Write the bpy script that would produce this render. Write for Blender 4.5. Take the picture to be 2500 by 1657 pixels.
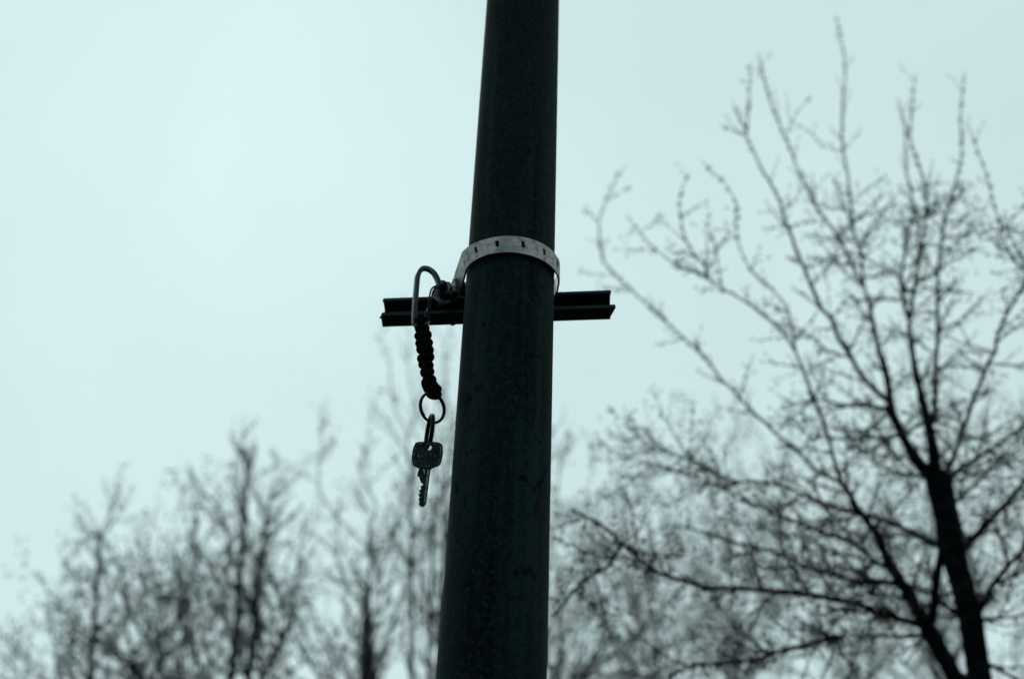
import bpy, bmesh, math, random
from mathutils import Vector, Matrix
PI = math.pi
scn = bpy.context.scene
col = scn.collection
for o in list(bpy.data.objects):
    bpy.data.objects.remove(o)

# ------------------------------------------------------------------ camera
ELEV, ROLL, LENS = math.radians(31), math.radians(2.5), 42.0
FPX = LENS / 36.0 * 2500.0
CAM = Vector((0, 0, 1.6))
FWD = Vector((0, math.cos(ELEV), math.sin(ELEV)))
_r0 = Vector((1, 0, 0)); _u0 = Vector((0, -math.sin(ELEV), math.cos(ELEV)))
RIGHT = (_r0 * math.cos(ROLL) + _u0 * math.sin(ROLL)).normalized()
UP = (_u0 * math.cos(ROLL) - _r0 * math.sin(ROLL)).normalized()
cam_d = bpy.data.cameras.new('camera'); cam = bpy.data.objects.new('camera', cam_d); col.objects.link(cam)
cam_d.lens = LENS; cam_d.sensor_width = 36; cam_d.sensor_fit = 'HORIZONTAL'
cam_d.clip_start = 0.05; cam_d.clip_end = 2000
cam_d.dof.use_dof = True; cam_d.dof.focus_distance = 1.04; cam_d.dof.aperture_fstop = 4.4
cam.matrix_world = Matrix(((RIGHT.x, UP.x, -FWD.x, CAM.x), (RIGHT.y, UP.y, -FWD.y, CAM.y),
                           (RIGHT.z, UP.z, -FWD.z, CAM.z), (0, 0, 0, 1)))
scn.camera = cam

# ------------------------------------------------------------------ world, sun, exposure
SUN_EL, SUN_AZ = math.radians(42), math.radians(-20)     # azimuth from +Y, thin bright overcast ahead
world = bpy.data.worlds.new('World'); scn.world = world; world.use_nodes = True
nt = world.node_tree; nt.nodes.clear()
out = nt.nodes.new('ShaderNodeOutputWorld'); bg = nt.nodes.new('ShaderNodeBackground')
sky = nt.nodes.new('ShaderNodeTexSky'); sky.sky_type = 'NISHITA'; sky.sun_disc = False
sky.sun_elevation = SUN_EL; sky.sun_rotation = SUN_AZ; sky.air_density = 1.0; sky.dust_density = 2.0; sky.altitude = 0
bw = nt.nodes.new('ShaderNodeRGBToBW')
ma = nt.nodes.new('ShaderNodeMath'); ma.operation = 'MULTIPLY_ADD'; ma.inputs[1].default_value = 0.055; ma.inputs[2].default_value = 7.65
tint = nt.nodes.new('ShaderNodeMix'); tint.data_type = 'RGBA'; tint.blend_type = 'MULTIPLY'; tint.inputs[0].default_value = 1
tint.inputs[7].default_value = (0.765, 0.985, 1.0, 1)
nt.links.new(sky.outputs[0], bw.inputs[0]); nt.links.new(bw.outputs[0], ma.inputs[0])
# faint structure of a thick overcast
wtc = nt.nodes.new('ShaderNodeTexCoord'); wn = nt.nodes.new('ShaderNodeTexNoise'); wn.inputs['Scale'].default_value = 2.6
wn.inputs['Detail'].default_value = 5; wn.inputs['Roughness'].default_value = 0.55; wn.inputs['Distortion'].default_value = 0.4
wr = nt.nodes.new('ShaderNodeMapRange'); wr.inputs[1].default_value = 0.3; wr.inputs[2].default_value = 0.7; wr.inputs[3].default_value = 0.955; wr.inputs[4].default_value = 1.045
wm = nt.nodes.new('ShaderNodeMath'); wm.operation = 'MULTIPLY'
nt.links.new(wtc.outputs['Generated'], wn.inputs['Vector']); nt.links.new(wn.outputs[0], wr.inputs[0])
nt.links.new(ma.outputs[0], wm.inputs[0]); nt.links.new(wr.outputs[0], wm.inputs[1])
nt.links.new(wm.outputs[0], tint.inputs[6]); nt.links.new(tint.outputs[2], bg.inputs[0])
bg.inputs[1].default_value = 0.1
nt.links.new(bg.outputs[0], out.inputs[0])
sun_d = bpy.data.lights.new('sun', 'SUN'); sun_d.energy = 0.5; sun_d.angle = math.radians(25); sun_d.color = (1, 0.97, 0.92)
sun = bpy.data.objects.new('sun', sun_d); col.objects.link(sun)
sdir = Vector((math.sin(SUN_AZ) * math.cos(SUN_EL), math.cos(SUN_AZ) * math.cos(SUN_EL), math.sin(SUN_EL)))
sun.rotation_euler = sdir.to_track_quat('Z', 'Y').to_euler()
sun.location = (0, 5, 12)
vs = scn.view_settings
vs.view_transform = 'Standard'; vs.look = 'None'; vs.gamma = 1; vs.use_curve_mapping = False; vs.exposure = 0
scn.render.engine = 'CYCLES'

# ------------------------------------------------------------------ helpers
def ray(px, py):
    return FWD + RIGHT * ((px - 1250.0) / FPX) + UP * ((828.5 - py) / FPX)
def P(px, py, d):            # point at axial depth d
    return CAM + ray(px, py) * d
def PY(px, py, Y):           # point on the upright plane y = Y
    r = ray(px, py)
    return CAM + r * (Y / r.y)
def depth(p):
    return (p - CAM).dot(FWD)

class MB:
    def __init__(s): s.v = []; s.f = []
    def build(s, name, mat, parent=None, smooth=True, kind=None):
        me = bpy.data.meshes.new(name); me.from_pydata(s.v, [], s.f); me.update()
        if smooth:
            me.polygons.foreach_set('use_smooth', [True] * len(me.polygons))
        o = bpy.data.objects.new(name, me); col.objects.link(o)
        if mat: me.materials.append(mat)
        if parent: link_child(o, parent)
        if kind: o['kind'] = kind
        return o
    def tube(s, pts, rad, n=6, closed=False, cap=True, twist0=None):
        """round tube; rad is a number or a list"""
        k = len(pts)
        if not hasattr(rad, '__len__'): rad = [rad] * k
        prof = [[(rad[i] * math.cos(2 * PI * j / n), rad[i] * math.sin(2 * PI * j / n)) for j in range(n)] for i in range(k)]
        s.sweep(pts, prof, closed, cap, twist0)
    def sweep(s, pts, prof, closed=False, cap=True, ref=None):
        k = len(pts); n = len(prof[0]); b = len(s.v); nrm = None
        for i in range(k):
            if closed: t = (pts[(i + 1) % k] - pts[i - 1])
            else: t = pts[min(i + 1, k - 1)] - pts[max(i - 1, 0)]
            if t.length < 1e-9: t = Vector((0, 0, 1))
            t.normalize()
            if ref is not None and (nrm is None or closed or ref.get('fixed')):
                nrm = ref['v'].copy()
            if nrm is None:
                nrm = t.cross(Vector((0.13, 0.27, 0.95)))
                if nrm.length < 1e-3: nrm = t.cross(Vector((1, 0, 0)))
            nrm = nrm - t * nrm.dot(t)
            if nrm.length < 1e-6: nrm = t.orthogonal()
            nrm.normalize(); bn = t.cross(nrm)
            for (x, y) in prof[i if len(prof) > 1 else 0]:
                s.v.append(tuple(pts[i] + nrm * x + bn * y))
        rings = k if closed else k - 1
        for i in range(rings):
            a = b + i * n; c = b + ((i + 1) % k) * n
            for j in range(n):
                s.f.append((a + j, a + (j + 1) % n, c + (j + 1) % n, c + j))
        if cap and not closed:
            s.f.append(tuple(b + j for j in reversed(range(n))))
            s.f.append(tuple(b + (k - 1) * n + j for j in range(n)))
    def bud(s, p, d, r, l):
        d = d.normalized(); a = d.orthogonal().normalized(); c = d.cross(a); b = len(s.v)
        s.v.append(tuple(p))
        m = p + d * l * 0.4
        for j in range(4):
            s.v.append(tuple(m + (a * math.cos(j * PI / 2) + c * math.sin(j * PI / 2)) * r))
        s.v.append(tuple(p + d * l))
        for j in range(4):
            s.f.append((b, b + 1 + (j + 1) % 4, b + 1 + j)); s.f.append((b + 5, b + 1 + j, b + 1 + (j + 1) % 4))

def link_child(o, parent):
    o.parent = parent
    o.matrix_parent_inverse = Matrix.Translation(-parent.location)
def thing(name, loc, label, cat, group=None):
    o = bpy.data.objects.new(name, None); col.objects.link(o); o.location = loc
    o.empty_display_size = 0.05
    tag(o, label, cat, group); return o
def tag(o, label, cat, group=None):
    o['label'] = label; o['category'] = cat
    if group: o['group'] = group
def from_bm(name, bm, mat, parent=None, smooth=False):
    me = bpy.data.meshes.new(name); bm.to_mesh(me); bm.free()
    if smooth: me.polygons.foreach_set('use_smooth', [True] * len(me.polygons))
    me.materials.append(mat)
    o = bpy.data.objects.new(name, me); col.objects.link(o)
    if parent: link_child(o, parent)
    return o
def spline(pts, step, rad=None):
    """Catmull-Rom resample of Vectors (and radii)"""
    n = len(pts); res = []; rr = []
    for i in range(n - 1):
        p0, p1, p2, p3 = pts[max(i - 1, 0)], pts[i], pts[i + 1], pts[min(i + 2, n - 1)]
        m = max(1, int((p2 - p1).length / step))
        for j in range(m):
            t = j / m
            res.append(0.5 * ((2 * p1) + (p2 - p0) * t + (2 * p0 - 5 * p1 + 4 * p2 - p3) * t * t + (3 * p1 - p0 - 3 * p2 + p3) * t ** 3))
            if rad: rr.append(rad[i] * (1 - t) + rad[i + 1] * t)
    res.append(pts[-1].copy())
    if rad: rr.append(rad[-1]); return res, rr
    return res

# ------------------------------------------------------------------ materials
def material(name, base, rough=0.6, metal=0.0, spec=0.5, noise=None, bump=None, rough_var=0.0, stretch=(1, 1, 1)):
    """noise: list of (scale, detail, colour2, lo, hi) layers; bump: (scale, strength, distance)"""
    m = bpy.data.materials.new(name); m.use_nodes = True; t = m.node_tree; N = t.nodes; L = t.links
    b = N['Principled BSDF']; b.inputs['Roughness'].default_value = rough; b.inputs['Metallic'].default_value = metal
    b.inputs['Specular IOR Level'].default_value = spec; b.inputs['Base Color'].default_value = (*base, 1)
    tc = N.new('ShaderNodeTexCoord'); prev = None
    for (sc, det, c2, lo, hi) in (noise or []):
        n = N.new('ShaderNodeTexNoise'); n.inputs['Scale'].default_value = sc; n.inputs['Detail'].default_value = det
        if sc < 0:      # streaky layer: runs of dirt along the height
            n.inputs['Scale'].default_value = -sc
            mp = N.new('ShaderNodeMapping'); mp.inputs['Scale'].default_value = (1, 1, 0.05)
            L.new(tc.outputs['Object'], mp.inputs['Vector']); L.new(mp.outputs[0], n.inputs['Vector'])
        else: L.new(tc.outputs['Object'], n.inputs['Vector'])
        r = N.new('ShaderNodeMapRange'); r.inputs[1].default_value = lo; r.inputs[2].default_value = hi
        L.new(n.outputs[0], r.inputs[0])
        mx = N.new('ShaderNodeMix'); mx.data_type = 'RGBA'; mx.inputs[7].default_value = (*c2, 1)
        L.new(r.outputs[0], mx.inputs[0])
        if prev is None: mx.inputs[6].default_value = (*base, 1)
        else: L.new(prev, mx.inputs[6])
        prev = mx.outputs[2]
        if rough_var:
            rr = N.new('ShaderNodeMath'); rr.operation = 'MULTIPLY_ADD'; rr.inputs[1].default_value = rough_var
            rr.inputs[2].default_value = rough; L.new(r.outputs[0], rr.inputs[0]); L.new(rr.outputs[0], b.inputs['Roughness'])
    if prev: L.new(prev, b.inputs['Base Color'])
    if bump:
        n = N.new('ShaderNodeTexNoise'); n.inputs['Scale'].default_value = bump[0]; n.inputs['Detail'].default_value = 6
        L.new(tc.outputs['Object'], n.inputs['Vector'])
        bp = N.new('ShaderNodeBump'); bp.inputs['Strength'].default_value = bump[1]; bp.inputs['Distance'].default_value = bump[2]
        L.new(n.outputs[0], bp.inputs['Height']); L.new(bp.outputs[0], b.inputs['Normal'])
    return m
M_pole = material('pole_paint', (0.0024, 0.0084, 0.0094), 0.75, 0, 0.05,
                  noise=[(7, 6, (0.0012, 0.0060, 0.0068), 0.42, 0.62), (-70, 5, (0.0048, 0.0165, 0.0185), 0.50, 0.66), (-45, 4, (0.0004, 0.0020, 0.0024), 0.52, 0.64),
                         (300, 3, (0.0050, 0.0165, 0.0185), 0.50, 0.66), (120, 6, (0.0008, 0.0026, 0.003), 0.58, 0.68), (40, 6, (0.0006, 0.002, 0.0023), 0.66, 0.74)], bump=(280, 0.6, 0.0010), rough_var=0.10)
M_rust = material('bare_rusty_spot', (0.0012, 0.0032, 0.0034), 0.9, 0, 0.05, noise=[(300, 4, (0.0035, 0.009, 0.010), 0.45, 0.58)])
M_zinc = material('galvanised_zinc', (0.245, 0.224, 0.228), 0.46, 1.0, 0.5,
                  noise=[(28, 4, (0.075, 0.108, 0.12), 0.46, 0.62), (210, 3, (0.13, 0.125, 0.13), 0.50, 0.70)], bump=(300, 0.2, 0.0004), rough_var=0.12)
M_rail = material('dark_rail_steel', (0.010, 0.023, 0.028), 0.7, 0, 0.15, noise=[(90, 5, (0.005, 0.012, 0.015), 0.45, 0.65)], bump=(250, 0.2, 0.0004))
M_rail_in = M_rail
M_steel = material('dull_dark_steel', (0.004, 0.012, 0.016), 0.26, 0.0, 0.40, noise=[(70, 5, (0.008, 0.020, 0.024), 0.45, 0.65)], bump=(240, 0.15, 0.0003), rough_var=0.15)
M_bolt = material('oily_bolt_steel', (0.022, 0.032, 0.035), 0.35, 0.9, 0.5, noise=[(120, 5, (0.008, 0.012, 0.013), 0.45, 0.62)], bump=(260, 0.3, 0.0005))
M_nut = material('mottled_zinc_nut', (0.045, 0.062, 0.068), 0.33, 0.9, 0.5, noise=[(90, 5, (0.16, 0.19, 0.195), 0.55, 0.66), (60, 4, (0.008, 0.013, 0.014), 0.5, 0.6)], bump=(200, 0.3, 0.0006), rough_var=0.1)  # dull zinc with paler and darker mottling
M_cord = material('black_cord', (0.0012, 0.0018, 0.002), 0.9, 0, 0.04, noise=[(900, 2, (0.003, 0.004, 0.0045), 0.45, 0.6)], bump=(1400, 0.5, 0.0004))
M_ring = material('black_ring_steel', (0.003, 0.0045, 0.005), 0.5, 0.4, 0.15, noise=[(150, 3, (0.006, 0.008, 0.009), 0.5, 0.65)])
M_key = material('tarnished_key_metal', (0.008, 0.016, 0.0165), 0.5, 0.5, 0.15,
                 noise=[(120, 6, (0.003, 0.006, 0.006), 0.42, 0.58), (420, 4, (0.025, 0.038, 0.038), 0.58, 0.72)], bump=(380, 0.5, 0.0006), rough_var=0.2)
M_key_edge = material('worn_key_edges_and_glint', (0.12, 0.17, 0.17), 0.4, 0.9, 0.5, noise=[(260, 5, (0.02, 0.032, 0.032), 0.45, 0.58)])  # pale metal for worn edges and the highlight painted along the bow's rim
M_bark = material('dark_bark', (0.0018, 0.0042, 0.0048), 0.95, 0, 0.02, noise=[(30, 6, (0.005, 0.0085, 0.0095), 0.5, 0.7)], bump=(60, 0.6, 0.004))
M_twig = material('twig_bark', (0.024, 0.020, 0.019), 0.95, 0, 0.03, noise=[(40, 4, (0.016, 0.015, 0.015), 0.45, 0.65)])
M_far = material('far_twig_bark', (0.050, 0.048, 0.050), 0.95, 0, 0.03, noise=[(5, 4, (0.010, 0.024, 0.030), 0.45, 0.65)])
M_ground = material('dark_winter_grass', (0.035, 0.045, 0.03), 0.95, 0, 0.1, noise=[(3, 6, (0.05, 0.045, 0.03), 0.45, 0.65), (60, 3, (0.02, 0.026, 0.016), 0.5, 0.7)], bump=(40, 0.6, 0.03))

# ------------------------------------------------------------------ ground
g = MB(); S = 600
nG = 24
for i in range(nG + 1):
    for j in range(nG + 1):
        x = -S + 2 * S * i / nG; y = -S + 2 * S * j / nG
        g.v.append((x, y, 0))
for i in range(nG):
    for j in range(nG):
        a = i * (nG + 1) + j; g.f.append((a, a + nG + 1, a + nG + 2, a + 1))
ground = g.build('ground', M_ground, smooth=False); ground['kind'] = 'structure'

# ------------------------------------------------------------------ pole
MM = 0.001
A0 = P(1201, 1657, 0.9)
sc_ = 1.0
def pole_frame():
    # choose the distance so that the pole is 80 mm thick where it measures 221 px
    Y = 0.5
    for _ in range(40):
        p = PY(1240, 790, Y); d = depth(p)
        Y *= (FPX * 0.080 / 221.0) / d
    return Y
POLE_Y = pole_frame()
pa = PY(1201, 1657, POLE_Y); pb = PY(1277, 0, POLE_Y)
ra = 135.0 * depth(pa) / FPX; rb = 88.0 * depth(pb) / FPX
ax = (pb - pa) / (pb.z - pa.z)          # per metre of height
def pole_at(z): return pa + ax * (z - pa.z)
def pole_r(z): return ra + (rb - ra) * (z - pa.z) / (pb.z - pa.z)
pole_base = pole_at(0)
pole = thing('steel_pole', pole_base, 'tall dark painted round steel pole standing upright in the middle, a clamp round it', 'pole')
m = MB()
zs = [0.0, 0.012] + [0.1 + 0.05 * i for i in range(110)]
pts = [pole_at(z) for z in zs]
m.tube(pts, [pole_r(z) for z in zs], 96)
m.build('shaft', M_pole, pole)
m = MB(); ztop = zs[-1]
m.tube([pole_at(ztop), pole_at(ztop + .004), pole_at(ztop + .012), pole_at(ztop + .018)], [pole_r(ztop) + .003, pole_r(ztop) + .003, pole_r(ztop) * .7, .004], 32)
m.build('cap', M_pole, pole)
bm = bmesh.new(); bmesh.ops.create_cube(bm, size=1.0); bmesh.ops.scale(bm, vec=(0.26, 0.26, 0.014), verts=bm.verts)
bmesh.ops.bevel(bm, geom=bm.edges[:], offset=0.004, segments=2, affect='EDGES')
bmesh.ops.translate(bm, vec=pole_base + Vector((0, 0, 0.011)), verts=bm.verts)
from_bm('base_plate', bm, M_pole, pole)
for sx in (-1, 1):
    for sy in (-1, 1):
        m = MB(); c = pole_base + Vector((sx * .1, sy * .1, .02))
        m.tube([c, c + Vector((0, 0, .014))], .012, 6); m.tube([c + Vector((0, 0, .014)), c + Vector((0, 0, .03))], .006, 10)
        m.build('anchor_bolt', M_bolt, pole, smooth=False)
# chipped spots on the shaft, thin ragged scabs lying on the surface
rng = random.Random(5)
def on_pole(px, py, lift):
    r = ray(px, py).normalized(); t = 0.8
    for _ in range(60):
        p = CAM + r * t; c = pole_at(p.z); h = Vector((p.x - c.x, p.y - c.y, 0)).length
        t += (h - pole_r(p.z)) * 0.8
        if t > 1.4: break
    p = CAM + r * t; c = pole_at(p.z); n = Vector((p.x - c.x, p.y - c.y, 0)).normalized()
    return p + n * lift, n
for (cx, cy, w, h, tilt) in [(1330, 1152, 9, 24, .25), (1320, 1178, 12, 38, .3), (1309, 1240, 10, 46, .1), (1207, 1299, 11, 12, 0), (1115, 1190, 13, 32, .1),
                             (1135, 1225, 8, 30, 0), (1190, 1140, 7, 9, .3), (1262, 1100, 6, 7, 0), 
                             (1181, 791, 7, 9, 0), (1283, 792, 6, 7, 0), (1140, 1420, 16, 30, .2)]:
    m = MB(); ring = []; K = 11
    ph = rng.random() * 6
    c0, n0 = on_pole(cx, cy, .0006)
    m.v.append(tuple(c0))
    for j in range(K):
        a = 2 * PI * j / K; rr = 1 + .35 * math.sin(2 * a + ph) * .6 + rng.uniform(-.28, .28)
        x = math.cos(a) * w * .5 * rr; y = math.sin(a) * h * .5 * rr
        p, n = on_pole(cx + x - y * tilt, cy + y, .0003)
        m.v.append(tuple(p))
    for j in range(K): m.f.append((0, 1 + (j + 1) % K, 1 + j))
    m.build('chipped_spot', M_rust, pole)

# ------------------------------------------------------------------ mounting rail (slotted channel behind the pole)
RAILY_L = POLE_Y + 0.062; RAILY_R = POLE_Y + 0.036
fl = PY(933, 749, RAILY_L)          # front centre line, left end
fr = PY(1503, 729, RAILY_R)
rdir = (fr - fl).normalized()
back = Vector((0, 1, 0)); back = (back - rdir * back.dot(rdir)).normalized()
rup = rdir.cross(back) * 1.0
if rup.z < 0: rup = -rup
RL = (fr - fl).length
Hh, Dp, Tk, LipT, LipB = 0.0097, 0.0205, 0.0022, 0.0030, 0.0034
# closed C profile (u = up, w = depth behind the front face)
prof = [(-Hh, 0), (-Hh + LipB, 0), (-Hh + LipB, Tk), (-Hh + Tk, Tk + .0006), (-Hh + Tk, Dp - Tk), (Hh - Tk, Dp - Tk), (Hh - Tk, Tk + .0006), (Hh - LipT, Tk), (Hh - LipT, 0), (Hh, 0), (Hh, Dp), (-Hh, Dp)]
rail = thing('mounting_rail', (fl + fr) / 2, 'short black slotted steel channel rail fixed crosswise behind the pole', 'rail')
m = MB(); NS = 40
for i in range(NS + 1):
    t = i / NS
    for (u, w) in prof:
        skew = 0.0
        if i == NS: skew = -0.0045 * (u + Hh) / (2 * Hh) - 0.0068 * (w / Dp)
        if i == 0: skew = -0.0022 * (w / Dp) + 0.001 * math.sin(u * 900)
        m.v.append(tuple(fl + rdir * (RL * t + skew) + rup * u + back * w))
n = len(prof)
for i in range(NS):
    for j in range(n):
        a = i * n; m.f.append((a + j, a + n + j, a + n + (j + 1) % n, a + (j + 1) % n))
m.f.append(tuple(range(n))); m.f.append(tuple(NS * n + j for j in reversed(range(n))))
ro = m.build('channel', M_rail, rail, smooth=False)
bm = bmesh.new(); bm.from_mesh(ro.data); bmesh.ops.recalc_face_normals(bm, faces=bm.faces); bm.to_mesh(ro.data); bm.free()
# torn burr on the left cut
m = MB(); bb = fl - rup * Hh * .9
m.bud(bb + back * .004, (-rdir - rup * .2 + back * .2), .0012, .0035)
m.bud(bb + back * .015 + rup * .004, (-rdir * .8 + rup), .0016, .006)
m.build('burr', M_rail, rail, smooth=False)

# ------------------------------------------------------------------ pole clamp (perforated band, ear, bolt, nut)
bt_front = PY(1242, 599, POLE_Y - 0.042)    # middle of the band at its highest visible point
zb = bt_front.z
cz = pole_at(zb); Rb = pole_r(zb) + 0.0028; BW = 0.0088; BT = 0.0017
BOLT = fl + rdir * ((PY(1090, 746, RAILY_L - .005) - fl).dot(rdir))       # where the bolt enters the rail
tilt = (zb - BOLT.z - .001) / (Rb + (BOLT.y - cz.y))
clamp = thing('pole_clamp', cz, 'pale galvanised perforated metal band strapped round the dark pole and bolted at its left', 'clamp')
path = []; hole = []
def bz(y): return zb - (y - (cz.y - Rb)) * tilt
def add(x, y): path.append(Vector((cz.x + x, cz.y + y, bz(cz.y + y))))
# start on the right, tucked into the rail behind the pole
add(Rb * .70, Rb * 1.0); add(Rb * .84, Rb * .78); add(Rb * .95, Rb * .50); add(Rb * 1.0, Rb * .28)
a = 8.0
while a >= -161:
    aa = math.radians(a); add(Rb * math.cos(aa) * (1.012 if a > -20 else 1.0), Rb * math.sin(aa)); a -= 2.0
def strap(px, py, dy): path.append(PY(px, py, cz.y + dy))
e_ = path[-1].copy(); f_ = PY(1121, 700, cz.y + .030)
for k in range(1, 9): path.append(e_.lerp(f_, k / 8))
strap(1117, 707, .034); strap(1110, 714, .037); strap(1098, 720, .039); strap(1085, 724, .040); strap(1072, 727, .041)
FLANGE = PY(1085, 724, cz.y + .040)
path_full = path
# hole centres by nearest path point to the pixel
def project(p):
    d = p - CAM; z = d.dot(FWD); return 1250 + FPX * d.dot(RIGHT) / z, 828.5 - FPX * d.dot(UP) / z
slots = []
for hx in (1167, 1218, 1277, 1327, 1356):
    best = min(range(len(path)), key=lambda i: abs(project(path[i])[0] - hx) + (1000 if path[i].y > cz.y + .01 else 0))
    slots.append(best)
m = MB(); K = len(path); FL0 = K - 34
hs = [-BW, -BW * .26, BW * .46, BW]            # rows across the band; slot sits in the middle upper row
normals = []
for i in range(K):
    t = path[min(i + 1, K - 1)] - path[max(i - 1, 0)]; t.normalize()
    n_ = t.cross(Vector((0, 0, 1))); n_.normalize()
    normals.append(n_)
sgn = 1 if normals[30].dot(path[30] - cz) > 0 else -1
idx = {}
def bv(i, r, s):
    k = (i, r, s)
    if k not in idx:
        idx[k] = len(m.v)
        # the free edge rolls slightly inward so the rim catches light
        off = normals[i] * sgn * (s * BT)
        fl_ = max(0, min(1, (i - FL0) / 26.0)) * max(0, min(1, (K - 1 - i) / 5.0))      # the free strap leans out at its upper edge
        off = off + normals[i] * sgn * (fl_ * (.0030 * hs[r] / BW + .0012))
        sl = Vector()
        if r == 2 and any(s__ - 1 <= i <= s__ + 1 for s__ in slots): sl = (path[i - 1] - path[i + 1]).normalized() * -.0011
        m.v.append(tuple(path[i] + off + sl + Vector((0, 0, hs[r]))))
    return idx[k]
isl = set()
for s_ in slots:
    for q in (-1, 0): isl.add(s_ + q)
for i in range(K - 1):
    for r in range(3):
        if r == 1 and i in isl: continue
        for s in (0, 1):
            q = (bv(i, r, s), bv(i + 1, r, s), bv(i + 1, r + 1, s), bv(i, r + 1, s))
            m.f.append(q if s else q[::-1])
    for r in (0, 3):
        q = (bv(i, r, 0), bv(i + 1, r, 0), bv(i + 1, r, 1), bv(i, r, 1)); m.f.append(q)
for i in (0, K - 1):
    for r in range(3): m.f.append((bv(i, r, 0), bv(i, r + 1, 0), bv(i, r + 1, 1), bv(i, r, 1)))
for s_ in slots:     # walls of each slot
    i0, i1 = s_ - 1, s_ + 1
    for i in range(i0, i1):
        for r in (1, 2): m.f.append((bv(i, r, 0), bv(i + 1, r, 0), bv(i + 1, r, 1), bv(i, r, 1)))
    for i in (i0, i1): m.f.append((bv(i, 1, 0), bv(i, 2, 0), bv(i, 2, 1), bv(i, 1, 1)))
band = m.build('band', M_zinc, clamp)
bm = bmesh.new(); bm.from_mesh(band.data); bmesh.ops.recalc_face_normals(bm, faces=bm.faces)
for e in bm.edges:
    if len(e.link_faces) == 2 and e.calc_face_angle(0) > .6: e.smooth = False
bm.to_mesh(band.data); bm.free()
# the pressed tongue under each slot
for s_ in slots:
    m = MB(); p = path[s_]; n_ = normals[s_] * sgn; t_ = (path[s_ + 1] - path[s_ - 1]).normalized()
    w = .0019
    top = p + Vector((0, 0, -BW * .27)) + n_ * (BT + .0001); bot = p + Vector((0, 0, -BW * .70)) + n_ * (BT + .0001)
    vs_ = [top - t_ * w, top + t_ * w, bot + t_ * w * .8, bot - t_ * w * .8]
    m.v = [tuple(q) for q in vs_] + [tuple(vs_[0] - n_ * .0012), tuple(vs_[1] - n_ * .0012)] + [tuple((vs_[0] + vs_[1]) / 2 + n_ * .0009 - Vector((0, 0, .0006)))]
    m.f = [(6, 1, 2), (6, 2, 3), (6, 3, 0), (0, 1, 6), (0, 4, 5, 1)]
    m.build('slot_lip', M_zinc, clamp, smooth=False)
front = -back
# washer + nut + bolt with threads, along -back from the rail
def disc(name, c, r, h, seg, mat, parent, hexa=False):
    bm = bmesh.new(); bmesh.ops.create_cone(bm, cap_ends=True, segments=6 if hexa else seg, radius1=r, radius2=r, depth=h)
    bmesh.ops.bevel(bm, geom=[e for e in bm.edges if len(e.link_faces) == 2 and e.calc_face_angle() > .8], offset=h * .12, segments=2, affect='EDGES')
    q = front.to_track_quat('Z', 'X').to_matrix().to_4x4()
    bmesh.ops.transform(bm, matrix=Matrix.Translation(c) @ q, verts=bm.verts)
    return from_bm(name, bm, mat, parent)
Q = Vector((BOLT.x, FLANGE.y - .0025, BOLT.z))
disc('washer', Q + front * .0012, .0090, .0018, 40, M_bolt, clamp)
disc('washer', Q + front * .0034, .0118, .0022, 40, M_nut, clamp)
disc('nut', Q + front * .0088, .0078, .0066, 6, M_nut, clamp, True)
m = MB(); tp = []; tr = []
Lb = .0195
kk = 0
z = -.050
while z < Lb:
    tp.append(Q + front * z); tr.append(.00365 if kk % 2 else .0033); kk += 1; z += .00065
tp.append(Q + front * (Lb + .0006)); tr.append(.0029)
m.tube(tp, tr, 24)
m.build('bolt', M_bolt, clamp, smooth=True)
# folded clip: the crumpled ear beside the nut, bent round the bolt
m = MB()
e0 = Q + rdir * .0165 + front * .0075
prof_pts = [Q + rdir * .006 + front * .010 + rup * .006, Q + rdir * .0095 + front * .014 + rup * .0075, Q + rdir * .014 + front * .013 + rup * .007, Q + rdir * .0205 + front * .008 + rup * .0065]
low = [p - rup * .0165 + rdir * .0005 * i for i, p in enumerate(prof_pts)]
up_, lo_ = spline(prof_pts, .0012), spline(low, .0012)
kq = min(len(up_), len(lo_))
for i in range(kq):
    for t in range(6):
        p = up_[i].lerp(lo_[i], t / 5) + front * .0016 * math.sin(t / 5 * PI) * (1 + .4 * math.sin(i * .7))
        m.v.append(tuple(p))
for i in range(kq - 1):
    for t in range(5):
        a = i * 6 + t; m.f.append((a, a + 6, a + 7, a + 1))
ear = m.build('ear', M_nut, clamp)
sol = ear.modifiers.new('thick', 'SOLIDIFY'); sol.thickness = .0016; sol.offset = 0

# ------------------------------------------------------------------ snap hook hanging from the bolt
HY = POLE_Y + 0.024
hook = thing('snap_hook', PY(1030, 700, HY), 'steel snap hook with a thin wire gate hanging on the bolt beside the pole', 'snap hook')
c_pts = [(1013, 792), (1011.5, 781), (1012.5, 757), (1014, 735), (1016, 710), (1017.6, 689), (1019.8, 673), (1025.4, 662), (1034.6, 656.5), (1047, 660), (1058.5, 669.5), (1066, 682), (1071, 695), (1073, 708)]
body = [PY(x, y, HY) for x, y in c_pts]
# rotate the hook about its own upright axis: right side nearer the rail
body = [p + Vector((0, (p.x - body[3].x) * -.15, 0)) for p in body]
body = spline(body, .0016)
hw, hd, bv_ = .0022, .0024, .0006
sec = [(-hd, -hw + bv_), (-hd + bv_, -hw), (hd - bv_, -hw), (hd, -hw + bv_), (hd, hw - bv_), (hd - bv_, hw), (-hd + bv_, hw), (-hd, hw - bv_)]
m = MB(); ang = math.radians(-26)
m.sweep(body, [sec], ref={'v': Vector((math.sin(ang), math.cos(ang), 0)), 'fixed': True})
m.build('hook_body', M_steel, hook, smooth=False)
m = MB()
low = [PY(x, y, HY) for x, y in [(1013, 788), (1017, 797), (1027, 800), (1037, 795), (1042, 783), (1043, 770)]]
m.sweep(spline(low, .0012), [sec], ref={'v': Vector((0, 1, 0)), 'fixed': True})
m.build('hook_loop', M_steel, hook, smooth=False)
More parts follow.
